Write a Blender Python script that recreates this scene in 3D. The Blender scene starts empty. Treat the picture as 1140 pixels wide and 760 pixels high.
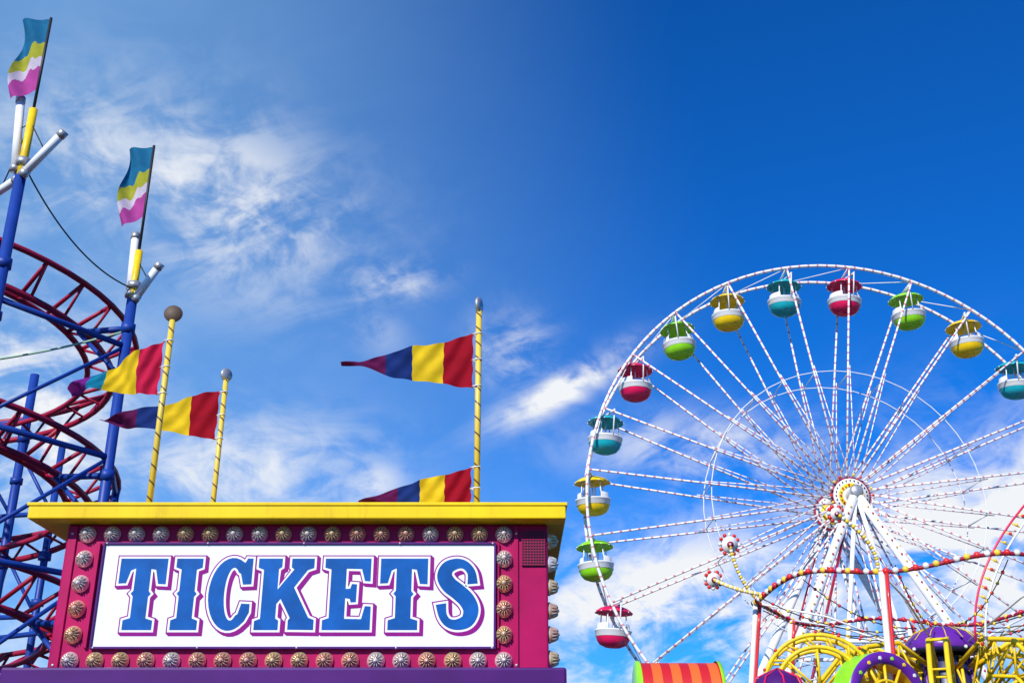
import bpy, math, random
from mathutils import Vector, Matrix
random.seed(7)
scene = bpy.context.scene
scene.view_settings.view_transform = 'Standard'
scene.view_settings.look = 'None'
scene.view_settings.exposure = 0
V = Vector
PI = math.pi

# ------------------------------------------------------------ materials
def new_mat(name):
    m = bpy.data.materials.new(name); m.use_nodes = True
    nt = m.node_tree; b = nt.nodes["Principled BSDF"]
    return m, nt, b

def paint(name, col, rough=0.4, metal=0.0, var=0.18, scale=3.0, dirt=0.25, bump=0.0, coat=0.0, streak=False, spec=0.35):
    m, nt, b = new_mat(name)
    tc = nt.nodes.new("ShaderNodeTexCoord")
    n = nt.nodes.new("ShaderNodeTexNoise"); n.inputs["Scale"].default_value = scale
    n.inputs["Detail"].default_value = 3; n.inputs["Roughness"].default_value = 0.65
    nt.links.new(tc.outputs["Object"], n.inputs["Vector"])
    r = nt.nodes.new("ShaderNodeValToRGB")
    c0 = [c*(1-var) for c in col]; c1 = [min(1, c*(1+var*0.5)) for c in col]
    r.color_ramp.elements[0].position = 0.3; r.color_ramp.elements[0].color = (*c0, 1)
    r.color_ramp.elements[1].position = 0.7; r.color_ramp.elements[1].color = (*c1, 1)
    nt.links.new(n.outputs["Fac"], r.inputs["Fac"])
    n2 = nt.nodes.new("ShaderNodeTexNoise"); n2.inputs["Scale"].default_value = scale*7
    n2.inputs["Detail"].default_value = 5; n2.inputs["Roughness"].default_value = 0.8
    if streak:
        mp = nt.nodes.new("ShaderNodeMapping"); mp.inputs["Scale"].default_value = (1, 1, 0.12)
        nt.links.new(tc.outputs["Object"], mp.inputs[0]); nt.links.new(mp.outputs[0], n2.inputs["Vector"])
    else:
        nt.links.new(tc.outputs["Object"], n2.inputs["Vector"])
    r2 = nt.nodes.new("ShaderNodeValToRGB")
    r2.color_ramp.elements[0].position = 0.52; r2.color_ramp.elements[0].color = (0, 0, 0, 1)
    r2.color_ramp.elements[1].position = 0.78; r2.color_ramp.elements[1].color = (dirt*2, dirt*2, dirt*2, 1)
    nt.links.new(n2.outputs["Fac"], r2.inputs["Fac"])
    mx = nt.nodes.new("ShaderNodeMix"); mx.data_type = 'RGBA'
    nt.links.new(r2.outputs["Color"], mx.inputs[0])
    nt.links.new(r.outputs["Color"], mx.inputs[6])
    mx.inputs[7].default_value = (col[0]*0.35+0.012, col[1]*0.35+0.010, col[2]*0.35+0.008, 1)
    nt.links.new(mx.outputs[2], b.inputs["Base Color"])
    b.inputs["Roughness"].default_value = rough
    b.inputs["Metallic"].default_value = metal
    b.inputs["Coat Weight"].default_value = coat
    b.inputs["Specular IOR Level"].default_value = spec
    if bump:
        bp = nt.nodes.new("ShaderNodeBump"); bp.inputs["Strength"].default_value = 0.3
        bp.inputs["Distance"].default_value = bump
        nt.links.new(n.outputs["Fac"], bp.inputs["Height"]); nt.links.new(bp.outputs[0], b.inputs["Normal"])
    return m

def cloth(name, col):
    m, nt, b = new_mat(name)
    tc = nt.nodes.new("ShaderNodeTexCoord")
    n = nt.nodes.new("ShaderNodeTexNoise"); n.inputs["Scale"].default_value = 6
    n.inputs["Detail"].default_value = 4
    nt.links.new(tc.outputs["Object"], n.inputs["Vector"])
    r = nt.nodes.new("ShaderNodeValToRGB")
    r.color_ramp.elements[0].position = 0.3; r.color_ramp.elements[0].color = (*[c*0.75 for c in col], 1)
    r.color_ramp.elements[1].position = 0.7; r.color_ramp.elements[1].color = (*col, 1)
    nt.links.new(n.outputs["Fac"], r.inputs["Fac"])
    nt.links.new(r.outputs["Color"], b.inputs["Base Color"])
    b.inputs["Roughness"].default_value = 0.8
    b.inputs["Specular IOR Level"].default_value = 0.1
    t = nt.nodes.new("ShaderNodeBsdfTranslucent"); nt.links.new(r.outputs["Color"], t.inputs["Color"])
    ms = nt.nodes.new("ShaderNodeMixShader"); ms.inputs[0].default_value = 0.3
    out = nt.nodes["Material Output"]
    nt.links.new(b.outputs[0], ms.inputs[1]); nt.links.new(t.outputs[0], ms.inputs[2])
    nt.links.new(ms.outputs[0], out.inputs["Surface"])
    return m

def striped(name, ca, cb, freq, mode='radial', duty=0.4, rough=0.4):
    m, nt, b = new_mat(name)
    tc = nt.nodes.new("ShaderNodeTexCoord")
    sp = nt.nodes.new("ShaderNodeSeparateXYZ"); nt.links.new(tc.outputs["Object"], sp.inputs[0])
    def M(op, a, b2=None):
        n = nt.nodes.new("ShaderNodeMath"); n.operation = op
        for i, q in enumerate([a, b2]):
            if q is None: continue
            if isinstance(q, (int, float)): n.inputs[i].default_value = q
            else: nt.links.new(q, n.inputs[i])
        return n.outputs[0]
    x, y, z = sp.outputs
    if mode == 'radial':
        s = M('MULTIPLY', M('SQRT', M('ADD', M('MULTIPLY', x, x), M('MULTIPLY', z, z))), freq)
    elif mode == 'angle':
        s = M('MULTIPLY', M('ARCTAN2', z, x), freq)
    elif mode == 'helix':
        s = M('ADD', M('MULTIPLY', z, freq), M('DIVIDE', M('ARCTAN2', y, x), 2*PI))
    elif mode == 'x':
        s = M('MULTIPLY', x, freq)
    else:
        s = M('MULTIPLY', z, freq)
    f = M('LESS_THAN', M('FRACT', M('ADD', s, 100.0)), duty)
    mx = nt.nodes.new("ShaderNodeMix"); mx.data_type = 'RGBA'
    nt.links.new(f, mx.inputs[0]); mx.inputs[6].default_value = (*ca, 1); mx.inputs[7].default_value = (*cb, 1)
    nt.links.new(mx.outputs[2], b.inputs["Base Color"]); b.inputs["Roughness"].default_value = rough
    return m

M_white = paint("white_paint", (0.8, 0.8, 0.8), 0.35, var=0.06, dirt=0.15)
M_sign = paint("sign_acrylic", (0.80, 0.80, 0.80), 0.25, var=0.04, scale=1.5, dirt=0.07, bump=0.003, coat=0.2, streak=True)
M_maroon = paint("magenta_paint", (0.40, 0.004, 0.088), 0.45, var=0.25, scale=2.5, dirt=0.2, bump=0.006, streak=True, spec=0.15)
M_purple = paint("purple_paint", (0.075, 0.010, 0.15), 0.45, var=0.2, scale=2, dirt=0.15, bump=0.006, spec=0.2)
M_gold = paint("yellow_paint", (0.88, 0.60, 0.003), 0.45, var=0.15, scale=2, dirt=0.2, bump=0.006, streak=True, spec=0.2)
M_yel = paint("ride_yellow", (0.88, 0.58, 0.01), 0.4, dirt=0.2)
M_blue = paint("support_blue", (0.010, 0.048, 0.30), 0.45, dirt=0.25, spec=0.3)
M_red = paint("track_red", (0.34, 0.008, 0.045), 0.45, dirt=0.25, spec=0.3)
M_dark = paint("dark_metal", (0.03, 0.03, 0.035), 0.5, metal=0.3)
M_grey = paint("galvanised_steel", (0.5, 0.5, 0.5), 0.4, metal=0.6)
M_disc = paint("pole_disc_brown", (0.11, 0.075, 0.05), 0.6)
M_tube = paint("lamp_tube_white", (0.85, 0.85, 0.86), 0.2, var=0.03, dirt=0.05)
M_pink = paint("car_pink", (0.75, 0.012, 0.10), 0.3, dirt=0.08)
M_teal = paint("car_teal", (0.01, 0.40, 0.48), 0.3, dirt=0.08)
M_ylw = paint("car_yellow", (0.9, 0.60, 0.01), 0.3, dirt=0.08)
M_grn = paint("car_green", (0.28, 0.72, 0.02), 0.3, dirt=0.08)
M_letter = paint("letter_blue", (0.004, 0.10, 0.38), 0.45, var=0.3, scale=5, dirt=0.1, spec=0.12)
M_lmag = paint("letter_magenta", (0.28, 0.008, 0.22), 0.45, var=0.1, dirt=0.05, spec=0.12)
M_lwhite = paint("letter_white", (0.8, 0.8, 0.82), 0.3, var=0.03, dirt=0.03)
M_blb_r = paint("bulb_red", (0.7, 0.03, 0.03), 0.2, dirt=0.05)
M_blb_y = paint("bulb_amber", (0.9, 0.6, 0.05), 0.2, dirt=0.05)
M_blb_w = paint("bulb_clear", (0.8, 0.8, 0.75), 0.15, dirt=0.03)
M_domeP = paint("dome_purple", (0.13, 0.02, 0.32), 0.3)
M_domeB = paint("dome_navy", (0.02, 0.025, 0.12), 0.35)
M_orange = striped("orange_red_stripes", (0.80, 0.13, 0.02), (0.55, 0.015, 0.02), 2.6, 'x', 0.5)
M_spoke = striped("spoke_lights", (0.82, 0.82, 0.84), (0.62, 0.22, 0.24), 2.4, 'radial', 0.27)
M_rim = striped("rim_lights", (0.82, 0.82, 0.84), (0.65, 0.30, 0.32), 26.0, 'angle', 0.22)
M_pole = striped("striped_pole", (0.72, 0.52, 0.06), (0.14, 0.08, 0.03), 9.0, 'helix', 0.14)
M_cord = paint("pale_green_cord", (0.35, 0.55, 0.38), 0.6)

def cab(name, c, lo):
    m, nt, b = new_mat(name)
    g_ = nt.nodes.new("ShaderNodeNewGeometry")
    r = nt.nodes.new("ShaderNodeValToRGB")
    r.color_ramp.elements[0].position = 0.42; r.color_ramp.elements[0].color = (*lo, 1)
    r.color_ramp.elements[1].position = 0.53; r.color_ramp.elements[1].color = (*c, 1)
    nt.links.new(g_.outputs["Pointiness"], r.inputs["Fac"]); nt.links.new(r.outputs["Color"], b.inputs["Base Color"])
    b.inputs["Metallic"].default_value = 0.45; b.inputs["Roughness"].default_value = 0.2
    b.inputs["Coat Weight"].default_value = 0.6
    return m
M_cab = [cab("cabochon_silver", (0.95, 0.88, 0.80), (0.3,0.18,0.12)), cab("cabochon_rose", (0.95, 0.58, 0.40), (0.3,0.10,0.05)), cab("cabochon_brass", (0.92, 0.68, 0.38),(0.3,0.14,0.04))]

# ------------------------------------------------------------ mesh builder
def empty(name, loc):
    e = bpy.data.objects.new(name, None); e.location = loc
    scene.collection.objects.link(e); return e

class MB:
    def __init__(s): s.v = []; s.f = []; s.mi = []; s.mats = []; s.sm = []
    def mid(s, m):
        if m not in s.mats: s.mats.append(m)
        return s.mats.index(m)
    def add(s, vs, fs, m, smooth=False):
        o = len(s.v); s.v += [tuple(p) for p in vs]; k = s.mid(m)
        for f in fs:
            s.f.append([i+o for i in f]); s.mi.append(k); s.sm.append(smooth)
    def box(s, lo, hi, m):
        x0, y0, z0 = lo; x1, y1, z1 = hi
        s.add([(x0,y0,z0),(x1,y0,z0),(x1,y1,z0),(x0,y1,z0),(x0,y0,z1),(x1,y0,z1),(x1,y1,z1),(x0,y1,z1)],
              [(3,2,1,0),(4,5,6,7),(0,1,5,4),(1,2,6,5),(2,3,7,6),(3,0,4,7)], m)
    def tube(s, pts, r, m, n=6, closed=False):
        pts = [V(p) for p in pts]; N = len(pts); vs = []; up = None
        for i, p in enumerate(pts):
            if closed: d = pts[(i+1) % N]-pts[i-1]
            else: d = pts[min(i+1, N-1)]-pts[max(i-1, 0)]
            d.normalize()
            if up is None:
                up = V((0,0,1)) if abs(d.z) < 0.9 else V((1,0,0))
            a = d.cross(up)
            if a.length < 1e-4: a = d.cross(V((0,1,0.01)))
            a.normalize(); b = a.cross(d).normalized(); up = b
            rr = r[i] if isinstance(r, (list, tuple)) else r
            for k in range(n):
                t = 2*PI*k/n; vs.append(p+(a*math.cos(t)+b*math.sin(t))*rr)
        fs = []
        for i in range(N if closed else N-1):
            j = (i+1) % N
            for k in range(n):
                l = (k+1) % n; fs.append((i*n+k, i*n+l, j*n+l, j*n+k))
        if not closed:
            fs.append(tuple(range(n))[::-1]); fs.append(tuple((N-1)*n+k for k in range(n)))
        s.add(vs, fs, m, True)
    def lathe(s, c, prof, m, n=20, axis='z', sm=True, a0=0, a1=2*PI):
        vs = []; full = abs(a1-a0-2*PI) < 1e-6; cnt = n if full else n+1
        for (r, h) in prof:
            for k in range(cnt):
                t = a0+(a1-a0)*k/n; x, y, z = r*math.cos(t), r*math.sin(t), h
                if axis == 'y': x, y, z = x, -z, y
                if axis == 'x': x, y, z = z, x, y
                vs.append((c[0]+x, c[1]+y, c[2]+z))
        fs = []
        for i in range(len(prof)-1):
            for k in range(n):
                l = (k+1) % cnt; fs.append((i*cnt+k, i*cnt+l, (i+1)*cnt+l, (i+1)*cnt+k))
        s.add(vs, fs, m, sm)
    def ball(s, c, r, m, n=8):
        s.lathe(c, [(r*math.sin(PI*i/5)+1e-4, -r*math.cos(PI*i/5)) for i in range(6)], m, n)
    def build(s, name, parent=None, loc=(0,0,0)):
        me = bpy.data.meshes.new(name); me.from_pydata(s.v, [], s.f)
        for m in s.mats: me.materials.append(m)
        me.polygons.foreach_set("material_index", s.mi)
        me.polygons.foreach_set("use_smooth", s.sm)
        me.update()
        ob = bpy.data.objects.new(name, me); scene.collection.objects.link(ob)
        ob.location = loc
        if parent: ob.parent = parent
        return ob
def bevel(ob, w=0.01):
    b = ob.modifiers.new("bevel", 'BEVEL'); b.width = w; b.segments = 2; b.limit_method = 'ANGLE'

# ------------------------------------------------------------ ground
g = MB()
g.add([(-1500,-1500,0),(1500,-1500,0),(1500,1500,0),(-1500,1500,0)], [(0,1,2,3)],
      paint("asphalt", (0.05,0.05,0.05), 0.85, var=0.4, scale=1.5))
g.build("ground")

# ------------------------------------------------------------ ticket booth
YW = 7.0; BX0, BX1 = -2.805, 0.223
booth = empty("ticket_booth", (-1.3, 8.0, 0)); BO = V((1.3, -8.0, 0))
def bp(mb, name, bv=0.0):
    o = mb.build(name, booth, tuple(BO))
    if bv: bevel(o, bv)
    return o
b = MB(); b.box((BX0, YW, 2.36), (BX1, 9.1, 3.262), M_maroon); bp(b, "sign_wall", 0.012)
b = MB(); b.box((-3.01, 6.85, 3.264), (0.335, 9.3, 3.36), M_gold); bp(b, "roof_fascia", 0.008)
b = MB(); b.box((-3.02, 6.842, 3.345), (0.345, 9.31, 3.366), M_gold); bp(b, "roof_lip", 0.004)
b = MB(); b.box((-2.953, 6.70, 2.12), (0.315, 9.3, 2.357), M_purple); bp(b, "canopy_ledge", 0.015)
b = MB()
b.box((-2.8, 7.2, 0.0), (0.22, 9.1, 1.05), M_maroon)
for xa, xb in ((-2.8,-2.5),(-1.5,-1.1),(-0.1,0.22)): b.box((xa,7.2,1.05),(xb,7.35,2.12),M_maroon)
b.box((-2.8,9.0,1.05),(0.22,9.1,2.12),M_maroon); b.box((-2.8,7.35,1.05),(-2.7,9.0,2.12),M_maroon)
b.box((0.12,7.35,1.05),(0.22,9.0,2.12),M_maroon)
bp(b, "lower_walls")
b = MB(); b.box((-2.9,6.95,1.06),(0.3,7.19,1.1),M_gold); bp(b,"counter",0.005)
mg, nt, bs = new_mat("window_glass"); bs.inputs["Base Color"].default_value=(0.03,0.04,0.05,1); bs.inputs["Roughness"].default_value=0.05
b = MB(); b.box((-2.5,7.26,1.1),(-1.5,7.28,2.12),mg); b.box((-1.1,7.26,1.1),(-0.1,7.28,2.12),mg); bp(b,"windows")

SX0, SX1, SZ0, SZ1 = -2.54, -0.112, 2.507, 3.127
b = MB(); b.box((SX0, 6.975, SZ0), (SX1, 6.998, SZ1), M_sign); bp(b, "sign_panel")
b = MB(); w = 0.014
for lo, hi in (((SX0-w,6.962,SZ0-w),(SX1+w,6.997,SZ0)),((SX0-w,6.962,SZ1),(SX1+w,6.997,SZ1+w)),
               ((SX0-w,6.962,SZ0),(SX0,6.997,SZ1)),((SX1,6.962,SZ0),(SX1+w,6.997,SZ1))):
    b.box(lo, hi, M_purple)
bp(b, "sign_frame", 0.003)
b = MB()
b.box((-2.79,6.985,2.362),(-2.735,6.999,3.25),M_maroon); b.box((0.013,6.985,2.362),(0.04,6.999,3.25),M_maroon)
b.box((-2.595,6.975,2.5),(-2.575,6.999,3.14),M_maroon); b.box((-0.09,6.975,2.5),(-0.078,6.999,3.14),M_maroon)
bp(b, "trim_strips", 0.003)
b = MB()
for z in (2.40,3.2):
    for x in (-2.765,0.027): b.lathe((x,6.984,z),[(0.001,0.004),(0.008,0.003),(0.009,0)],M_grey,8,'y')
for x in (-2.53,-1.9,-1.3,-0.7,-0.12):
    for z in (2.500,3.134): b.lathe((x,6.961,z),[(0.001,0.003),(0.006,0.002),(0.007,0)],M_grey,8,'y')
bp(b, "screws")
b = MB(); b.box((0.06,6.99,3.0),(0.21,6.999,3.22),M_dark)
for i in range(9): b.box((0.062+i*0.0175,6.983,3.0),(0.066+i*0.0175,6.9895,3.22),M_maroon)
for i in range(13): b.box((0.06,6.981,3.003+i*0.0175),(0.21,6.9825,3.0065+i*0.0175),M_maroon)
bp(b, "vent_grille")

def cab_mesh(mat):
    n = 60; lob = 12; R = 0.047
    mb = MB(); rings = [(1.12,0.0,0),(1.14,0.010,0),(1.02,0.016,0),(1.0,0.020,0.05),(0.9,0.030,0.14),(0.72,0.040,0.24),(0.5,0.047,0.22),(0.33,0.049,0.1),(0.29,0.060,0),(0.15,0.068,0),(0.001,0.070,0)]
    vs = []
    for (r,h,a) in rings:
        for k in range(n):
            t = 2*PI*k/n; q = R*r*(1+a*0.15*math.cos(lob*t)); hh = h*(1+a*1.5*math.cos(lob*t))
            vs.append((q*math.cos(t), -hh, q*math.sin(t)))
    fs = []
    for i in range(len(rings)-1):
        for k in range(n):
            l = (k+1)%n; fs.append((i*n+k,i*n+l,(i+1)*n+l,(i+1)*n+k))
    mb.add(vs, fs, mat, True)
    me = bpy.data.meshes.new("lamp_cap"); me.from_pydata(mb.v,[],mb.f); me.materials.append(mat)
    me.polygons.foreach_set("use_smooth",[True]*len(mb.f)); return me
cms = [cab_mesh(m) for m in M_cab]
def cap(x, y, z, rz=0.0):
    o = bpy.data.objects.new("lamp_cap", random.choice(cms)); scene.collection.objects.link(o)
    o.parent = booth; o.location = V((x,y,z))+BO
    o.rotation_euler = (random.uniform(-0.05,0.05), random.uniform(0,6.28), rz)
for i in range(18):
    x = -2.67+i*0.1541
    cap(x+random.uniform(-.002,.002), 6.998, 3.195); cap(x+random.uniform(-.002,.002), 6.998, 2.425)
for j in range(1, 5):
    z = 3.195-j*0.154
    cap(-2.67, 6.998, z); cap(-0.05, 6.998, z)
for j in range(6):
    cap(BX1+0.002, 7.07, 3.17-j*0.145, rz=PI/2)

# ---- lettering
def arc(cx, cy, rx, ry, a0, a1, n=22):
    return [(cx+rx*math.cos(math.radians(a0+(a1-a0)*i/n)), cy+ry*math.sin(math.radians(a0+(a1-a0)*i/n))) for i in range(n+1)]
GL = {}
GL['T'] = [(.13,0),(.55,0),(.55,.13),(.45,.16),(.45,.46),(.485,.5),(.45,.54),(.45,.85),(.52,.84),(.57,.64),(.68,.635),(.68,1),(0,1),(0,.645),(.11,.65),(.16,.83),(.23,.86),(.23,.545),(.195,.505),(.23,.465),(.23,.165),(.13,.135)]
GL['I'] = [(0,0),(.38,0),(.38,.13),(.30,.16),(.30,.46),(.335,.5),(.30,.54),(.30,.84),(.38,.87),(.38,1),(0,1),(0,.875),(.08,.845),(.08,.545),(.045,.505),(.08,.465),(.08,.165),(0,.135)]
GL['E'] = [(0,0),(.68,0),(.68,.325),(.595,.33),(.55,.15),(.31,.155),(.31,.44),(.375,.43),(.39,.38),(.465,.385),(.47,.635),(.395,.64),(.375,.575),(.31,.57),(.31,.855),(.53,.85),(.58,.68),(.66,.675),(.66,1),(0,1),(0,.87),(.09,.845),(.09,.165),(0,.135)]
# K: gaps between the serifs stay wider than twice the outline
GL['K'] = [(0,0),(.34,0),(.34,.13),(.295,.16),(.295,.36),(.35,.43),(.50,.165),(.475,.135),(.475,.005),(.84,0),(.84,.14),(.76,.17),(.53,.59),(.71,.835),(.80,.865),(.80,1),(.475,1.0),(.475,.875),(.515,.845),(.295,.56),(.295,.85),(.34,.88),(.34,1),(0,1),(0,.87),(.08,.84),(.08,.155),(0,.125)]
GL['C'] = arc(.32,.5,.32,.51,62,298)+[(.54,.12),(.60,.24),(.60,.36),(.48,.365),(.44,.22)]+arc(.34,.5,.115,.37,305,55)+[(.44,.78),(.48,.63),(.60,.635),(.60,1),(.52,1.002),(.49,.94)]
def cat(pts, n=6):
    out = []
    P = [pts[0]]+pts+[pts[-1]]
    for i in range(1, len(P)-2):
        p0,p1,p2,p3 = P[i-1],P[i],P[i+1],P[i+2]
        for k in range(n):
            t = k/n
            out.append(tuple(0.5*((2*b_)+(-a_+c_)*t+(2*a_-5*b_+4*c_-d_)*t*t+(-a_+3*b_-3*c_+d_)*t**3) for a_,b_,c_,d_ in zip(p0,p1,p2,p3)))
    out.append(pts[-1]); return out
sc = cat([(.53,.64,.075),(.51,.80,.06),(.42,.905,.06),(.30,.925,.075),(.17,.87,.095),(.125,.75,.11),(.19,.63,.115),(.32,.53,.115),(.45,.41,.115),(.51,.27,.11),(.46,.13,.095),(.32,.075,.075),(.19,.10,.06),(.11,.20,.06),(.08,.36,.075)])
L_, R_ = [], []
for i,(x,y,hw) in enumerate(sc):
    a = sc[max(i-1,0)]; c = sc[min(i+1,len(sc)-1)]
    dx, dy = c[0]-a[0], c[1]-a[1]; q = math.hypot(dx,dy)+1e-9; nx, ny = -dy/q, dx/q
    L_.append((x+nx*hw,y+ny*hw)); R_.append((x-nx*hw,y-ny*hw))
GL['S'] = R_+L_[::-1]
def area(p): return 0.5*sum(p[i-1][0]*p[i][1]-p[i][0]*p[i-1][1] for i in range(len(p)))
def offset(p, d):
    if area(p) < 0: p = p[::-1]
    out = []; n = len(p)
    for i in range(n):
        a, b_, c = V(p[i-1]), V(p[i]), V(p[(i+1)%n])
        e1 = (b_-a).normalized(); e2 = (c-b_).normalized()
        n1 = V((e1.y,-e1.x)); n2 = V((e2.y,-e2.x)); m = n1+n2
        if m.length < 1e-3: m = n1
        m.normalize(); k = min(1.6, 1/max(0.3, m.dot(n1)))
        out.append(tuple(b_+m*d*k))
    return out
def glyph_face(mb, poly, x0, z0, sx, sz, y, m):
    pts = [V((px*sx+x0, pz*sz+z0, 0)) for px, pz in poly]
    idx = list(range(len(pts)))
    if sum(pts[i-1].x*pts[i].y-pts[i].x*pts[i-1].y for i in range(len(pts))) < 0: idx.reverse()
    tris = []
    def cr(a,b_,c): return (b_.x-a.x)*(c.y-a.y)-(b_.y-a.y)*(c.x-a.x)
    guard = 0
    while len(idx) > 3 and guard < 5000:
        guard += 1; done = False
        for k in range(len(idx)):
            i0,i1,i2 = idx[k-1], idx[k], idx[(k+1)%len(idx)]
            a,b_,c = pts[i0],pts[i1],pts[i2]; ar = cr(a,b_,c)
            if ar <= 1e-9: continue
            if any(cr(a,b_,pts[j])>-1e-10 and cr(b_,c,pts[j])>-1e-10 and cr(c,a,pts[j])>-1e-10 for j in idx if j not in (i0,i1,i2)): continue
            tris.append((i0,i1,i2)); idx.pop(k); done = True; break
        if not done:
            k = min(range(len(idx)), key=lambda k: abs(cr(pts[idx[k-1]],pts[idx[k]],pts[idx[(k+1)%len(idx)]])))
            idx.pop(k)
    if len(idx)==3: tris.append(tuple(idx))
    mb.add([(p.x, y, p.y) for p in pts], tris, m)
Lt = MB(); HZ = 0.435; Z0 = 2.605
spans = [('T',-2.43,-2.137),('I',-2.083,-1.919),('C',-1.868,-1.608),('K',-1.572,-1.209),('E',-1.158,-.865),('T',-.814,-.521),('S',-.470,-.200)]
W = {'T':.68,'I':.38,'C':.60,'K':.84,'E':.68,'S':.63}
for li, (ch, xa, xb) in enumerate(spans):
    s = (xb-xa)/W[ch]; p = GL[ch]; q = offset(p, 0.048); w_ = offset(p, 0.030)
    for k in range(9):
        dx = 0.0021*k
        glyph_face(Lt, q, xa+dx, Z0-dx*0.9, s, HZ, 6.9744-0.00004*li-0.0003*(9-k), M_lmag)
    glyph_face(Lt, w_, xa, Z0, s, HZ, 6.9708-0.00004*li, M_lwhite)
    glyph_face(Lt, p, xa, Z0, s, HZ, 6.9700-0.00004*li, M_letter)
bp(Lt, "tickets_lettering")

# ------------------------------------------------------------ pennants on the roof
C_red = cloth("flag_crimson", (0.36,0.006,0.02)); C_yel = cloth("flag_yellow", (0.88,0.6,0.02))
C_blu = cloth("flag_blue", (0.012,0.035,0.19)); C_pur = cloth("flag_maroon_violet", (0.13,0.01,0.08))
C_pnk = cloth("flag_pinkred", (0.62,0.015,0.07)); C_tea = cloth("flag_teal", (0.01,0.25,0.42)); C_vio = cloth("flag_violet",(0.22,0.02,0.28))
def pennant(name, par, x, y, zt, zb, tip, cols, cuts, ph=0.0, amp=0.07):
    mb = MB(); NX, NZ = 80, 14
    vs = []
    for i in range(NX+1):
        t = i/NX
        for j in range(NZ+1):
            q = j/NZ
            a = V((0,0,zt+(zb-zt)*q-par.location.z))
            T = V((tip[0]-x, 0, tip[1]+0.02*(0.5-q)-par.location.z))
            p = a.lerp(T, t)
            p.y += math.sin(t*10+ph+q*1.6)*amp*(t**0.6)+0.02*math.sin(t*23+q*5+ph)*t+0.012*math.sin(t*38-q*9)*(1-t)
            p.z += -0.02*math.sin(t*PI)*math.sin(t*6+ph)+0.012*(math.sin(t*9+ph)-math.sin(ph))*t
            vs.append(p+V((-0.035-0.008*math.sin(q*PI*3)**2*(1-t),0,0)))
    for k, c in enumerate(cols):
        fs = [(i*(NZ+1)+j, i*(NZ+1)+j+1, (i+1)*(NZ+1)+j+1, (i+1)*(NZ+1)+j)
              for i in range(NX) for j in range(NZ) if cuts[k] <= (i+0.5)/NX < cuts[k+1]]
        mb.add(vs, fs, c, True)
    mb.build(name, par)
    m2 = MB()
    for q in (0.03,0.5,0.97):
        z = zt+(zb-zt)*q-par.location.z
        m2.tube([(-0.045,0,z),(-0.02,-0.024,z),(0.02,-0.02,z+0.004),(0.024,0.01,z),(-0.02,0.024,z-0.004),(-0.045,0,z)],0.004,M_white,5)
    m2.build("ties", par)
def flagpole(name, x, y, ztop, mat_disc, rdisc, rz=0):
    e = empty(name, (x, y, 3.36))
    mb = MB(); mb.tube([(0,0,0),(0,0,ztop-3.36)], 0.021, M_pole, 12)
    mb.build("pole", e)
    mb = MB(); mb.lathe((0,0,0), [(0.07,0.008),(0.07,0.018),(0.03,0.026),(0.03,0.06)], M_grey, 14); mb.build("base_flange", e)
    mb = MB()
    mb.lathe((0,0,0), [(0.001,-0.012),(rdisc*0.93,-0.012),(rdisc,0),(rdisc*0.93,0.012),(0.001,0.012)], mat_disc, 24, 'y')
    o = mb.build("finial_disc", e, (0, 0, ztop-3.36+rdisc*0.8)); o.rotation_euler = (0,0,rz)
    return e
cA = (C_red, C_yel, C_blu, C_pur); cB = (C_pnk, C_yel, C_tea, C_vio)
f1 = flagpole("pennant_flag_pole", -0.235, 7.3, 4.87, M_grey, 0.06, 1.25)
pennant("pennant_upper", f1, -0.235, 7.3, 4.707, 4.289, (-1.15, 4.448), cA, (0,.22,.46,.68,1.01), 0.3)
pennant("pennant_lower", f1, -0.235, 7.3, 3.73, 3.42, (-0.98, 3.49), cA, (0,.24,.46,.66,1.01), 1.5, 0.05)
f2 = flagpole("pennant_flag_pole", -2.41, 7.3, 4.80, M_disc, 0.065, 0.2)
pennant("pennant", f2, -2.41, 7.3, 4.653, 4.236, (-3.03, 4.283), cB, (0,.25,.62,.76,1.01), 2.2, 0.09)
f3 = flagpole("pennant_flag_pole", -2.34, 8.6, 4.84, M_grey, 0.055, 0.9)
pennant("pennant", f3, -2.34, 8.6, 4.744, 4.324, (-3.30, 4.50), cA, (0,.24,.48,.66,1.01), 4.0, 0.08)

# ------------------------------------------------------------ ferris wheel
HX, HY, HZh = 15.26, 50.9, 14.6; RW = 11.85; HALF = 0.95
fw = empty("ferris_wheel", (HX, HY, HZh))
mb = MB()
for sy in (-1, 1):
    ring = [(RW*math.cos(2*PI*i/96), sy*HALF, RW*math.sin(2*PI*i/96)) for i in range(96)]
    mb.tube(ring, 0.075, M_rim, 6, True)
    ring = [(6.2*math.cos(2*PI*i/48), sy*1.15, 6.2*math.sin(2*PI*i/48)) for i in range(48)]
    mb.tube(ring, 0.025, M_white, 5, True)
mb.build("rims", fw)
mb = MB(); N = 24; off = math.radians(90-7.0)
for i in range(N):
    a = off+2*PI*i/N; c, s = math.cos(a), math.sin(a)
    for sy in (-1, 1):
        h = V((0.75*math.cos(a+0.25), sy*1.55, 0.75*math.sin(a+0.25)))
        h2 = V((0.75*math.cos(a-0.25), sy*1.55, 0.75*math.sin(a-0.25)))
        e = V((RW*c, sy*HALF, RW*s))
        mb.tube([h, e], 0.05, M_spoke, 5)
        mb.tube([h2, V((RW*0.55*c, sy*1.2, RW*0.55*s))], 0.028, M_spoke, 4)
    mb.tube([(RW*c,-HALF,RW*s),(RW*c,HALF,RW*s)], 0.06, M_white, 5)
    a3 = a+2*PI/N
    mb.tube([(11.83*c,-HALF,11.83*s),(11.83*math.cos(a3),HALF,11.83*math.sin(a3))],0.025,M_white,4)
    mb.tube([(6.2*c,-1.15,6.2*s),(6.2*c,1.15,6.2*s)],0.03,M_white,4)
mb.build("spokes", fw)
mb = MB()
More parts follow.
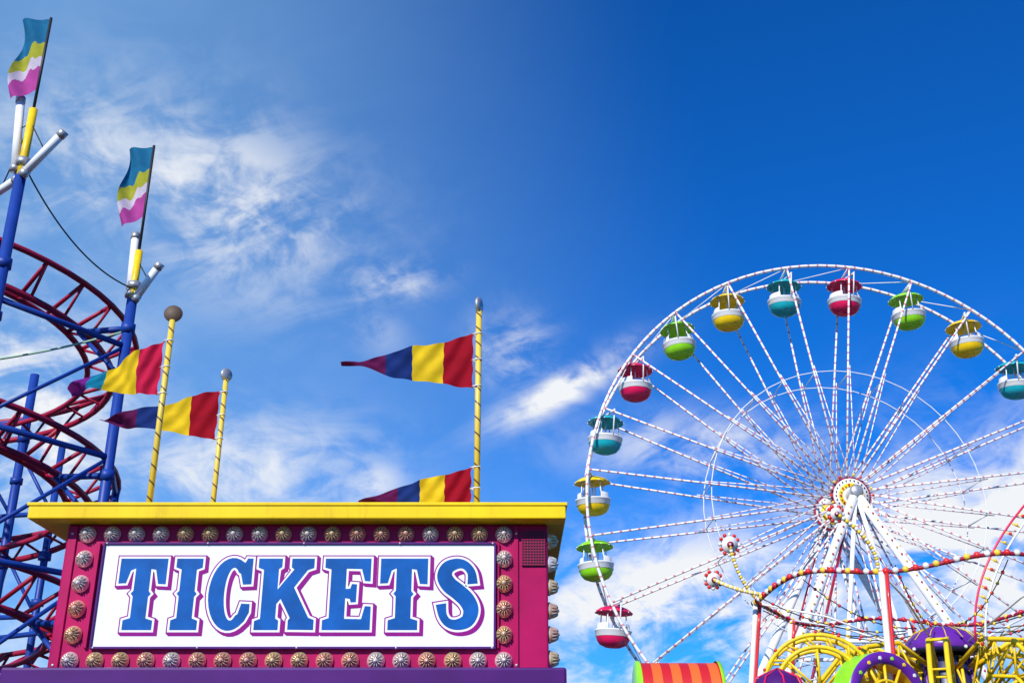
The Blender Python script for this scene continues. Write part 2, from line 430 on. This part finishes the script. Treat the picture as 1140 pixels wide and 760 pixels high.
mb.lathe((0,0,0), [(0.30,-2.5),(0.30,2.5)], M_white, 16, 'y')
for sy in (-1,1):
    mb.lathe((0,sy*1.55,0), [(0.3,-0.12),(0.80,-0.12),(0.80,0.12),(0.3,0.12)], M_white, 24, 'y')
    mb.lathe((0,sy*1.55,0), [(0.81,-0.06),(0.88,-0.06),(0.88,0.06),(0.81,0.06)], M_red, 24, 'y')
    mb.lathe((0,sy*1.55,0), [(0.40,-0.15),(0.58,-0.15),(0.58,0.15),(0.40,0.15)], M_yel, 24, 'y')
    for k in range(24):
        t = 2*PI*k/24; mb.tube([(0.7*math.cos(t),sy*1.4,0.7*math.sin(t)),(0.7*math.cos(t),sy*1.72,0.7*math.sin(t))],0.035,M_dark,5)
mb.lathe((0,0,0), [(0.001,2.56),(0.20,2.54),(0.28,2.5),(0.28,2.2)], M_grey, 20, 'y')
for k in range(18):
    t = 2*PI*k/18; mb.ball((0.95*math.cos(t),-1.75,0.95*math.sin(t)),0.065, (M_blb_r,M_blb_y,M_blb_w)[k%3])
    mb.ball((0.5*math.cos(t),-1.75,0.5*math.sin(t)),0.05, (M_blb_y,M_blb_r)[k%2])
mb.build("hub", fw)
mb = MB()
for sy in (-1, 1):
    top = V((0, sy*2.3, 0))
    for dx, r in ((-7.5,0.20),(7.5,0.20)):
        mb.tube([top, V((dx, sy*4.2, -HZh))], r, M_white, 10)
        if sy < 0:
            for k in range(44):
                p_ = top.lerp(V((dx,sy*4.2,-HZh)), 0.05+k*0.021)+V((0,-0.22,0)); mb.ball(p_,0.05,M_blb_r if k%2 else M_blb_y,6)
    for f in (0.45, 0.75):
        mb.tube([top.lerp(V((-7.5,sy*4.2,-HZh)),f), top.lerp(V((7.5,sy*4.2,-HZh)),f)], 0.1, M_white, 6)
    mb.tube([top, V((-2.6, sy*2.9, -HZh))], 0.10, M_white, 8)
    mb.tube([top, V((2.6, sy*2.9, -HZh))], 0.10, M_white, 8)
    mb.tube([top+V((-0.1,0,0)), V((-5.2, sy*3.4, -HZh))], 0.06, M_red, 8)
    for k in range(14):
        f1_, f2_ = k/14, (k+0.5)/14
        A_, B_ = V((-7.5,sy*4.2,-HZh)), V((-2.6,sy*2.9,-HZh))
        if k>4: mb.tube([top.lerp(A_,f1_),top.lerp(B_,f2_),top.lerp(A_,f1_+1/14)],0.035,M_white,4)
mb.box((-9,-5.5,-HZh),(9,5.5,-HZh+0.6),M_grey)
mb.build("support_legs", fw)
def car_mesh(col, nm):
    mb = MB()
    mb.lathe((0,0,0), [(0.001,-0.06),(0.3,-0.09),(0.62,-0.20),(0.82,-0.34),(0.85,-0.40),(0.82,-0.41)], col, 24)
    mb.lathe((0,0,0), [(0.82,-0.41),(0.5,-0.31),(0.001,-0.23)], col, 24)
    mb.lathe((0,0,0), [(0.001,-1.90),(0.35,-1.88),(0.58,-1.78),(0.71,-1.62),(0.76,-1.46)], col, 24)
    mb.lathe((0,0,0), [(0.765,-1.46),(0.79,-1.44),(0.80,-1.23),(0.83,-1.21),(0.83,-1.16),(0.79,-1.16),(0.76,-1.4),(0.001,-1.5)], M_white, 24)
    for k in range(4):
        t = PI/4+k*PI/2
        mb.tube([(0.78*math.cos(t),0.78*math.sin(t),-1.18),(0.62*math.cos(t),0.62*math.sin(t),-0.8),(0.6*math.cos(t),0.6*math.sin(t),-0.30)],0.03,M_white,5)
    mb.tube([(0,0,-1.7),(0,0,-0.2)],0.04,M_white,6)
    mb.lathe((0,0,0),[(0.001,-1.07),(0.24,-1.07),(0.24,-1.11),(0.001,-1.11)],M_grey,14)
    for s0 in (-0.9, PI-0.9):
        mb.lathe((0,0,0), [(0.74,-1.2),(0.72,-0.90),(0.68,-0.88),(0.66,-1.2)], M_white, 10, a0=s0, a1=s0+1.8)
    for k in range(12):
        t = 2*PI*k/12; mb.ball((0.85*math.cos(t),0.85*math.sin(t),-0.40),0.03,M_blb_w,5)
    mb.tube([(0,-HALF,0),(0,HALF,0)],0.05,M_white,6)
    mb.tube([(0,-0.92,0),(0,-0.88,-0.5),(0,-0.82,-1.2)],0.035,M_white,5)
    mb.tube([(0,0.92,0),(0,0.88,-0.5),(0,0.82,-1.2)],0.035,M_white,5)
    mb.tube([(0,0,0.02),(0,0,-0.2)],0.06,M_white,6)
    me = bpy.data.meshes.new(nm); me.from_pydata(mb.v,[],mb.f)
    for m in mb.mats: me.materials.append(m)
    me.polygons.foreach_set("material_index", mb.mi); me.polygons.foreach_set("use_smooth", mb.sm)
    return me
cmesh = [car_mesh(M_pink,"car_p"),car_mesh(M_teal,"car_t"),car_mesh(M_ylw,"car_y"),car_mesh(M_grn,"car_g")]
for i in range(N):
    a = off+2*PI*i/N
    o = bpy.data.objects.new("gondola", cmesh[i % 4]); scene.collection.objects.link(o)
    o.parent = fw; o.location = (11.62*math.cos(a), 0, 11.62*math.sin(a)); o.rotation_euler=(random.uniform(-0.06,0.06),random.uniform(-0.08,0.08),random.uniform(-0.4,0.4))

# ------------------------------------------------------------ octopus style ride with light ring
RX, RY, RZ, RR = 11.2, 30.0, 6.8, 4.7
oc = empty("octopus_ride", (RX, RY, 0))
mb = MB()
def rp(phi, r=RR, z=RZ): return V((r*math.cos(math.radians(phi)), r*math.sin(math.radians(phi)), z))
def scal(deg):  # scalloped crown: the ring rises between legs
    return 0.14*math.cos(math.radians(deg*6+180))
mb.tube([rp(i*3, RR, RZ+scal(i*3)) for i in range(120)], 0.05, M_red, 6, True)
for i in range(132):
    dg = i*360/132
    mb.ball(rp(dg, RR+0.02, RZ+0.02+scal(dg)), 0.08, (M_blb_r,M_blb_w,M_blb_y)[i%3])
mb.build("light_ring", oc)
mb = MB()
def bulb_disc(c, r, nrm):
    nrm = V(nrm).normalized(); a = nrm.cross(V((0,0,1))).normalized(); b_ = a.cross(nrm)
    mb.tube([c+nrm*0.05, c-nrm*0.05], r*0.75, M_white, 18)
    mb.tube([c+nrm*0.09, c-nrm*0.09], r*0.3, M_red, 12)
    for k in range(12):
        t = 2*PI*k/12; mb.ball(c+(a*math.cos(t)+b_*math.sin(t))*r*0.9, 0.055, M_blb_r if k%3 else M_blb_w)
def arm(p0, p1, p2, disc=0.3):
    n_ = 20
    pts = [p0*(1-t)**2+p1*2*t*(1-t)+p2*t*t for t in [i/n_ for i in range(n_+1)]]
    mb.tube(pts, 0.04, M_white, 6)
    for k, p in enumerate(pts): mb.ball(p+V((0,-0.05,0)), 0.055, M_blb_y if k%2 else M_blb_w)
    if disc: bulb_disc(p2, disc, (0.2,-1,-0.2))
arm(rp(176), rp(178,5.2,7.3), V((-5.35,0,8.17)))
arm(rp(183), rp(183,5.4,6.9), V((-5.83,0.1,7.25)), 0.25)
arm(rp(235), rp(236,4.9,7.4), V((-3.6,-4.1,8.0)), 0.2)
arm(rp(300), rp(300,5.1,7.6), rp(300,5.5,9.0))
arm(rp(20), rp(20,5.1,7.6), rp(20,5.5,8.6))
for ph in range(0,360,30):
    a_, b_ = rp(ph), rp(ph,0.9,5.9)
    pts = [a_.lerp(b_,t/10)-V((0,0,(t/10)*(1-t/10)*1.3)) for t in range(11)]
    mb.tube(pts,0.015,M_dark,4)
    for k,p in enumerate(pts[1:-1]): mb.ball(p,0.045,(M_blb_r,M_blb_y)[k%2],6)
mb.build("bulb_arms", oc)
mb = MB()
for d in (-0.13, 0.13):
    pts = [V((0.2+1.9*t*t+0.1*t+d*0.9, -2.0, 5.3+3.6*t-d*0.5)) for t in [i/12 for i in range(13)]]
    mb.tube(pts, 0.028, M_pink if d < 0 else M_white, 7)
for i in range(17):
    t = i/16; c_ = V((0.2+1.9*t*t+0.1*t, -2.0, 5.3+3.6*t))
    mb.tube([c_-V((0.12,0,-0.065)), c_+V((0.12,0,-0.065))],0.018,M_yel,5); mb.ball(c_+V((0,-0.05,0)),0.045,M_blb_y if i%2 else M_blb_r)
mb.build("sweep_arm", oc)
mb = MB()
mb.lathe((0,0,0),[(1.0,0),(1.0,3.2),(0.75,3.4),(0.62,5.2)],M_domeB,20)
mb.lathe((0,0,0),[(0.95,5.35),(1.0,5.42),(0.92,5.62),(0.7,5.82),(0.35,5.97),(0.001,6.03)],M_domeP,28)
for k in range(14):
    t = 2*PI*k/14
    mb.tube([(0.935*math.cos(t),0.935*math.sin(t),5.62),(0.71*math.cos(t),0.71*math.sin(t),5.835),(0.36*math.cos(t),0.36*math.sin(t),5.985)],0.012,M_yel,4)
mb.lathe((0,0,0),[(0.62,5.3),(0.98,5.32),(1.0,5.4)],M_domeB,28)
for k in range(14):
    t = 2*PI*k/14; mb.ball((1.0*math.cos(t),1.0*math.sin(t),5.38),0.05,M_blb_w)
    mb.tube([(0.68*math.cos(t),0.68*math.sin(t),5.2),(0.75*math.cos(t),0.75*math.sin(t),3.6)],0.04,M_ylw if k%2 else M_domeP,6)
mb.build("centre_column", oc)
mb = MB()
for k in range(8):
    ph = 22+k*45; UP = 0.3
    c = lambda r,z,d=0: V((r*math.cos(math.radians(ph))-d*math.sin(math.radians(ph)), r*math.sin(math.radians(ph))+d*math.cos(math.radians(ph)), z+UP))
    for d in (-0.2,0.2):
        mb.tube([c(0.6,4.6,d),c(1.6,5.2,d),c(2.6,5.05,d),c(3.3,4.3,d),c(3.9,3.2,d)],0.06,M_yel,8)
        mb.tube([c(0.8,3.7,d),c(1.7,4.3,d),c(2.5,4.2,d),c(3.3,3.3,d)],0.05,M_yel,8)
        zz = [c(0.6,4.6,d),c(0.9,3.8,d),c(1.6,5.2,d),c(1.7,4.3,d),c(2.6,5.05,d),c(2.5,4.2,d),c(3.3,4.3,d),c(3.3,3.3,d)]
        for a_,b_ in zip(zz,zz[1:]): mb.tube([a_,b_],0.03,M_yel,6)
    for a_ in ((1.6,5.2),(2.6,5.05),(3.3,4.3),(1.7,4.3),(2.5,4.2)): mb.tube([c(*a_,-0.2),c(*a_,0.2)],0.03,M_yel,6)
    p = c(4.2,2.3)
    mb.lathe(p,[(0.001,-0.6),(0.5,-0.55),(0.75,-0.1),(0.78,0.25),(0.7,0.25),(0.6,-0.1),(0.001,-0.2)],[M_pink,M_teal,M_ylw,M_grn][k%4],16)
    mb.tube([c(3.9,3.2),c(4.2,2.9),p],0.08,M_yel,8)
mb.build("yellow_arms", oc)
mb = MB()
for ph in (176,236,291,335,30,80,130):
    # legs bow outwards
    a_ = rp(ph,RR,RZ+scal(ph)); b_ = rp(ph, 5.6, 0.0); m_ = rp(ph,5.15,3.6)
    leg = [a_*(1-t)**2+m_*2*t*(1-t)+b_*t*t for t in [i/10 for i in range(11)]]
    mb.tube(leg, 0.075, M_white, 8)
    o_ = V((0.09,-0.09,0)); mb.tube([p+o_ for p in leg], 0.045, M_blb_r, 6)
    mb.tube([a_, rp(ph,2.9,6.3), rp(ph,0.9,5.5)],0.03,M_white,5)
mb.build("ring_legs", oc)

# ------------------------------------------------------------ small yellow hoop ride
hr = empty("children_hoop_ride", (6.85, 26, 0))
mb = MB(); cz = 3.98
for sy in (-0.35,0.35):
    for R_h in (1.22,0.95):
        mb.tube([(R_h*math.cos(2*PI*i/48), sy, cz+R_h*math.sin(2*PI*i/48)) for i in range(48)],0.05,M_yel,6,True)
    for k in range(16):
        t = 2*PI*k/16; t2 = t+PI/16
        mb.tube([(0.95*math.cos(t),sy,cz+0.95*math.sin(t)),(1.22*math.cos(t2),sy,cz+1.22*math.sin(t2))],0.03,M_yel,5)
    for k in range(8):
        t = 2*PI*k/8
        mb.tube([(0.15*math.cos(t),sy,cz+0.15*math.sin(t)),(0.95*math.cos(t),sy,cz+0.95*math.sin(t))],0.03,M_yel,6)
for k in range(16):
    t = 2*PI*k/16; mb.tube([(1.22*math.cos(t),-0.35,cz+1.22*math.sin(t)),(1.22*math.cos(t),0.35,cz+1.22*math.sin(t))],0.03,M_yel,5)
    mb.ball((1.27*math.cos(t),-0.37,cz+1.27*math.sin(t)),0.04,M_blb_r)
mb.tube([(0,-0.6,cz),(0,0.6,cz)],0.15,M_purple,12)
for dx in (-1.2,1.2):
    for sy in (-0.6,0.6): mb.tube([(0,sy,cz),(dx,sy*1.3,0)],0.08,M_purple,8)
mb.build("hoop", hr); hr.rotation_euler=(0,0,math.radians(-12))
dr = empty("painted_drum_ride", (8.0, 25.5, 3.68))
mb = MB()
mb.lathe((0,0,0),[(1.10,-0.28),(1.10,0.28)],M_grn,48,'y')
mb.lathe((0,0,0),[(1.10,0.28),(1.05,0.33),(0.88,0.33),(0.84,0.26)],M_domeP,48,'y')
mb.lathe((0,0,0),[(1.10,-0.28),(0.84,-0.28)],M_domeP,48,'y')
mb.lathe((0,0,0),[(0.84,0.26),(0.84,-0.26)],M_yel,48,'y')
for sy in (-0.25,0.25):
    for k in range(12):
        t = 2*PI*k/12; mb.tube([(0,sy,0),(0.84*math.cos(t),sy,0.84*math.sin(t))],0.035,M_yel,6)
    mb.tube([(0.5*math.cos(2*PI*i/24),sy,0.5*math.sin(2*PI*i/24)) for i in range(24)],0.035,M_yel,6,True)
for k in range(18):
    t = 2*PI*k/18; mb.lathe((0.965*math.cos(t),-0.331,0.965*math.sin(t)),[(0.05,0),(0.04,0.02),(0.001,0.025)],(M_yel,M_grn,M_blb_w)[k%3],5,'y',sm=False)
mb.tube([(0,-0.55,0),(0,0.55,0)],0.12,M_yel,12)
for sy in (-0.55,0.55):
    for dx in (-1,1): mb.tube([(0,sy,0),(dx,sy,-3.68)],0.08,M_yel,8)
mb.build("drum", dr); dr.rotation_euler = (0,0,math.radians(24))
kb = empty("striped_canopy_stall", (3.4, 24, 0))
mb = MB()
mb.lathe((0,0,3.55),[(0.84,-0.85),(0.84,0.85)],M_orange,24,'x',a0=0,a1=PI)
mb.lathe((-0.85,0,3.55),[(0.001,-0.01),(0.88,-0.01),(0.88,0.06)],M_grn,24,'x',a0=0,a1=PI)
mb.lathe((0.85,0,3.55),[(0.001,0.01),(0.88,0.01),(0.88,-0.06)],M_grn,24,'x',a0=0,a1=PI)
for sx in (-0.8,0.8):
    for sy in (-0.75,0.75): mb.tube([(sx,sy,0),(sx,sy,3.6)],0.06,M_white,8)
mb.box((-0.85,-0.8,0),(0.85,0.8,1.0),M_red)
mb.build("stall_body", kb)
pk = empty("purple_finned_canopy", (5.75, 25.2, 0))
mb = MB()
mb.lathe((0,0,0),[(0.62,3.5),(0.60,3.9),(0.45,4.2),(0.2,4.35),(0.001,4.4)],M_purple,20)
for k in range(8):
    t = 2*PI*k/8; mb.tube([(0.64*math.cos(t),0.64*math.sin(t),3.5),(0.62*math.cos(t),0.62*math.sin(t),3.9),(0.47*math.cos(t),0.47*math.sin(t),4.22),(0,0,4.42)],0.02,M_pink,5)
mb.tube([(0,0,0),(0,0,3.7)],0.12,M_purple,10)
mb.build("canopy", pk)

# ------------------------------------------------------------ roller coaster
rc = empty("roller_coaster", (-10.2, 19.2, 0)); RO = V((10.2,-19.2,0))
def zt(turn):
    return 9.6-2.75*turn+0.12*turn*turn
mb = MB(); ctr = V((-10.55,19.2,0)); R0 = 3.0
rails = {k: [] for k in ('i','o','s')}; steps = 56
tn = -0.5; pts = []
while tn <= 3.0:
    ph = tn*2*PI; rad = V((math.cos(ph), math.sin(ph), 0)); z = zt(tn)
    pts.append((ctr+rad*R0+V((0,0,z)), rad)); tn += 1/steps
for p, rad in pts:
    bank = V((0,0,1))*0.28
    rails['o'].append(p+rad*0.42+bank); rails['i'].append(p-rad*0.42-bank*0.6); rails['s'].append(p+V((0,0,-0.30))+rad*0.05)
mb.tube(rails['o'],0.055,M_red,7); mb.tube(rails['i'],0.055,M_red,7); mb.tube(rails['s'],0.06,M_red,8)
for k in range(0,len(pts),2):
    mb.tube([rails['i'][k],rails['o'][k]],0.04,M_red,5)
    mb.tube([rails['i'][k],rails['s'][k],rails['o'][k]],0.03,M_red,5)
mb.build("helix_track", rc, tuple(RO))
mb = MB()
cols = [(-8.08,16.0,11.2),(-6.70,18.0,9.9),(-10.0,22.0,10.0),(-9.1,21.8,8.4),(-7.35,20.3,7.2),(-11.6,22.6,10.6),(-12.6,16.4,11.4),(-10.3,15.0,10.6)]
for x,y,z in cols: mb.tube([(x,y,0),(x,y,z)],0.095 if z>9.8 else 0.075,M_blue,8)
def bm(i,j,z1,z2=None,r=0.05):
    a,b_ = cols[i],cols[j]; z2 = z1 if z2 is None else z2
    mb.tube([(a[0],a[1],z1),(b_[0],b_[1],z2)],r,M_blue,6)
for z in (3.0,5.0,7.0,9.0):
    for i,j in ((0,1),(1,4),(2,5),(0,7),(2,3)):
        if z <= min(cols[i][2],cols[j][2]): bm(i,j,z)
for z in (1,3,5,7):
    bm(0,1,z,z+2,0.035)
    if z < 6: bm(1,4,z,z+1.9,0.035)
    bm(3,2,z,z+1.3,0.035); bm(2,5,z,z+2,0.035)
bm(4,3,5.4,4.2,0.04); bm(4,2,4.6)
for (x,y,zc) in cols:
    d = V((x,y,0))-ctr; ph = math.atan2(d.y,d.x)/(2*PI)
    for t in range(-1,4):
        tt = ph+t
        if -0.5 <= tt <= 3.0:
            z = zt(tt)
            if z < zc:
                rad = d.normalized(); q = ctr+rad*R0+V((0,0,z-0.34)); mb.tube([(x,y,z-0.4),q],0.055,M_blue,6)
                mb.tube([(x,y,z-1.3),q],0.04,M_blue,6)
                mb.tube([(x,y,z-0.48),(x,y,z-0.32)],0.13,M_blue,8); mb.tube([(x,y,z-1.36),(x,y,z-1.24)],0.13,M_blue,8)
mb.build("blue_supports", rc, tuple(RO))
T_teal = cloth("banner_teal",(0.02,0.19,0.36)); T_green = cloth("banner_green",(0.50,0.50,0.05)); T_pink = cloth("banner_pink",(0.55,0.08,0.36)); T_wht = cloth("banner_white",(0.75,0.65,0.75))
def banner(par, x, y, zt_, zb_, w, ph):
    m = MB(); NX, NZ = 40, 120; vs = []
    for j in range(NZ+1):
        q = j/NZ
        for i in range(NX+1):
            t = i/NX
            ww = w*(1-0.2*q)
            vs.append(V((x-ww*t+0.05*math.sin(q*6+ph)*t, y+0.12*math.sin(t*6+q*6+ph)*t, zt_+(zb_-zt_)*q-0.2*t*q+0.03*math.sin(t*6+ph)-0.03*math.sin(ph))))
    def col(i,j):
        q = (j+0.5)/NZ; t = (i+0.5)/NX; u = q+0.08*math.sin(t*4+ph)+0.03*math.sin(t*17+ph)
        return 0 if u < 0.42 else 1 if u < 0.62 else 3 if u < 0.76 else 2
    for k, c in enumerate((T_teal,T_green,T_pink,T_wht)):
        fs = [(j*(NX+1)+i, j*(NX+1)+i+1,(j+1)*(NX+1)+i+1,(j+1)*(NX+1)+i) for j in range(NZ) for i in range(NX) if col(i,j)==k]
        if fs: m.add(vs, fs, c, True)
    m.build("banner_flag", par)
def mast(x, y, z0, s, ztop, tubes, ph):
    e = empty("light_mast", (x,y,z0))
    m = MB()
    m.tube([(0,0,-0.3),(0,0,s)],0.07,M_yel,8)
    m.tube([(0,0,s),(0,0,ztop-z0)],0.025,M_dark,6)
    for a_, b_ in tubes:
        a_, b_ = V(a_), V(b_); m.tube([a_,b_],0.07,M_tube,10)
        d = (b_-a_).normalized()*0.06
        m.tube([a_-d,a_+d],0.08,M_grey,10); m.tube([b_-d,b_+d],0.08,M_grey,10)
        m.tube([a_, V((0,0,0.25))],0.03,M_grey,6)
        m.tube([a_.lerp(b_,0.55), V((0,0,s*0.8))],0.012,M_dark,4)
    m.lathe((0,0,0),[(0.001,0.2),(0.12,0.2),(0.12,0.32),(0.001,0.32)],M_grey,10)
    m.build("mast_body", e)
    banner(e, 0, 0, ztop-z0-0.03, ztop-z0-1.5, 0.52, ph)
mast(-8.08,16.0,11.2,1.3,14.4,[((-0.12,0,0.15),(-0.30,0.1,1.55)),((0.10,-0.1,0.0),(0.70,-0.3,0.62)),((-0.1,0.1,0.0),(-0.8,0.6,-0.1))],0.4)
mast(-6.70,18.0,9.9,0.95,13.06,[((-0.06,0,0.1),(-0.14,0.1,1.3)),((0.08,-0.05,0.0),(0.46,-0.2,0.55))],0.9)
mb = MB()
def cable(a,b_,sag,r,m,n=24):
    a,b_ = V(a),V(b_); mb.tube([a.lerp(b_,i/n)-V((0,0,sag*4*(i/n)*(1-i/n))) for i in range(n+1)],r,m,5)
cable((-8.05,16,11.4),(-6.7,18,10.1),0.35,0.014,M_dark)
cable((-9.6,16,7.8),(-6.7,18,9.3),0.15,0.02,M_cord)
cable((-8.6,15,6.2),(-6.3,14,3.2),0.2,0.02,M_cord)
mb.build("festoon_cables", rc, tuple(RO))

# ------------------------------------------------------------ camera
cam = bpy.data.cameras.new("camera"); co = bpy.data.objects.new("camera", cam)
scene.collection.objects.link(co); scene.camera = co
co.location = (0,0,1.6); co.rotation_euler = (math.radians(90+22.6),0,0)
cam.sensor_width = 36; cam.lens = 36*1250/1140; cam.clip_end = 5000

# ------------------------------------------------------------ light
AZ, EL = math.radians(-156), math.radians(35)
sd = V((math.sin(AZ)*math.cos(EL), math.cos(AZ)*math.cos(EL), math.sin(EL)))
sl = bpy.data.lights.new("sun",'SUN'); sl.energy = 5.0; sl.angle = math.radians(0.5); sl.color = (1,0.96,0.9)
so = bpy.data.objects.new("sun", sl); scene.collection.objects.link(so)
so.rotation_euler = sd.to_track_quat('Z','Y').to_euler(); so.location = (-20,-20,30)

wd = bpy.data.worlds.new("World"); scene.world = wd; wd.use_nodes = True
nt = wd.node_tree; nt.nodes.clear()
out = nt.nodes.new("ShaderNodeOutputWorld"); bg = nt.nodes.new("ShaderNodeBackground"); bg.inputs[1].default_value = 0.12
nt.links.new(bg.outputs[0], out.inputs[0])
sky = nt.nodes.new("ShaderNodeTexSky"); sky.sky_type = 'NISHITA'; sky.sun_disc = False
sky.sun_elevation = EL; sky.sun_rotation = AZ; sky.air_density = 1.0; sky.dust_density = 0.2; sky.ozone_density = 3.0
tc = nt.nodes.new("ShaderNodeTexCoord"); sp = nt.nodes.new("ShaderNodeSeparateXYZ"); nt.links.new(tc.outputs["Generated"], sp.inputs[0])
def M(op, *a, clamp=False):
    n = nt.nodes.new("ShaderNodeMath"); n.operation = op; n.use_clamp = clamp
    for i, q in enumerate(a):
        if isinstance(q,(int,float)): n.inputs[i].default_value = q
        else: nt.links.new(q, n.inputs[i])
    return n.outputs[0]
def smooth(v, a, b_):
    n = nt.nodes.new("ShaderNodeMapRange"); n.interpolation_type='SMOOTHSTEP'
    nt.links.new(v, n.inputs[0]); n.inputs[1].default_value=a; n.inputs[2].default_value=b_
    return n.outputs[0]
x,y,z = sp.outputs
az = M('ARCTAN2', x, y); el = M('ARCSINE', z)
def noise(ang, sx, sy, detail, rough, dist, seed):
    c, s = math.cos(ang), math.sin(ang)
    u = M('MULTIPLY', M('ADD', M('MULTIPLY',az,c), M('MULTIPLY',el,s)), sx)
    v = M('MULTIPLY', M('SUBTRACT', M('MULTIPLY',el,c), M('MULTIPLY',az,s)), sy)
    cb = nt.nodes.new("ShaderNodeCombineXYZ"); nt.links.new(u,cb.inputs[0]); nt.links.new(v,cb.inputs[1]); cb.inputs[2].default_value=seed
    n = nt.nodes.new("ShaderNodeTexNoise"); n.inputs["Scale"].default_value=1; n.inputs["Detail"].default_value=detail
    n.inputs["Roughness"].default_value=rough; n.inputs["Distortion"].default_value=dist
    nt.links.new(cb.outputs[0], n.inputs["Vector"]); return n.outputs["Fac"]
def blob(a0,e0,rx,ry,ang,k):
    c, s = math.cos(ang), math.sin(ang)
    da = M('SUBTRACT',az,a0); de = M('SUBTRACT',el,e0)
    u = M('DIVIDE', M('ADD',M('MULTIPLY',da,c),M('MULTIPLY',de,s)), rx)
    v = M('DIVIDE', M('SUBTRACT',M('MULTIPLY',de,c),M('MULTIPLY',da,s)), ry)
    g = M('EXPONENT', M('MULTIPLY', M('ADD',M('MULTIPLY',u,u),M('MULTIPLY',v,v)), -1.0))
    return M('MULTIPLY', g, k)
n1 = noise(0.25, 8, 16, 7, 0.6, 0.6, 3.1)
n2 = noise(-0.3, 24, 34, 5, 0.6, 0.8, 8.7)
nn = M('ADD', M('MULTIPLY',n1,0.7), M('MULTIPLY',n2,0.3))
acc = None
for bl in ((-.29,.50,.12,.065,-.25,1.05),(-.42,.52,.10,.06,.2,.75),(-.12,.445,.045,.017,.15,.95),(.05,.352,.065,.015,.45,1.5),(.0,.385,.035,.03,-.5,1.0),
           (-.13,.40,.03,.02,-.4,.3),(-.25,.27,.11,.045,.1,1.0),(-.44,.29,.09,.10,0,1.6),(-.13,.265,.03,.02,.2,.9),(.2,.29,.12,.03,-.1,1.0),(.16,.15,.2,.07,.1,1.7),(.42,.2,.2,.08,.1,1.6),(.30,.24,.1,.04,.1,.9),(-.1,.08,.5,.08,0,1.0)):
    o = blob(*bl); acc = o if acc is None else M('MAXIMUM', acc, o)
dens = M('MULTIPLY', acc, smooth(nn, 0.39, 0.64), clamp=True)
veil = M('MULTIPLY', smooth(M('ADD', M('MULTIPLY',az,-1.0), M('MULTIPLY',el,-0.25)), -0.36, 0.34), 0.50)
veil = M('MULTIPLY', veil, M('ADD', 0.85, M('MULTIPLY', n1, 0.3)))
tint = nt.nodes.new("ShaderNodeMix"); tint.data_type='RGBA'; tint.blend_type='MULTIPLY'; tint.inputs[0].default_value=1
nt.links.new(sky.outputs[0], tint.inputs[6]); tint.inputs[7].default_value=(0.04,0.54,1.28,1)
m1 = nt.nodes.new("ShaderNodeMix"); m1.data_type='RGBA'; nt.links.new(veil,m1.inputs[0]); nt.links.new(tint.outputs[2],m1.inputs[6]); m1.inputs[7].default_value=(2.5,4.9,7.9,1)
m2 = nt.nodes.new("ShaderNodeMix"); m2.data_type='RGBA'; nt.links.new(dens,m2.inputs[0]); nt.links.new(m1.outputs[2],m2.inputs[6]); m2.inputs[7].default_value=(7.4,7.6,7.9,1)
nt.links.new(m2.outputs[2], bg.inputs[0])
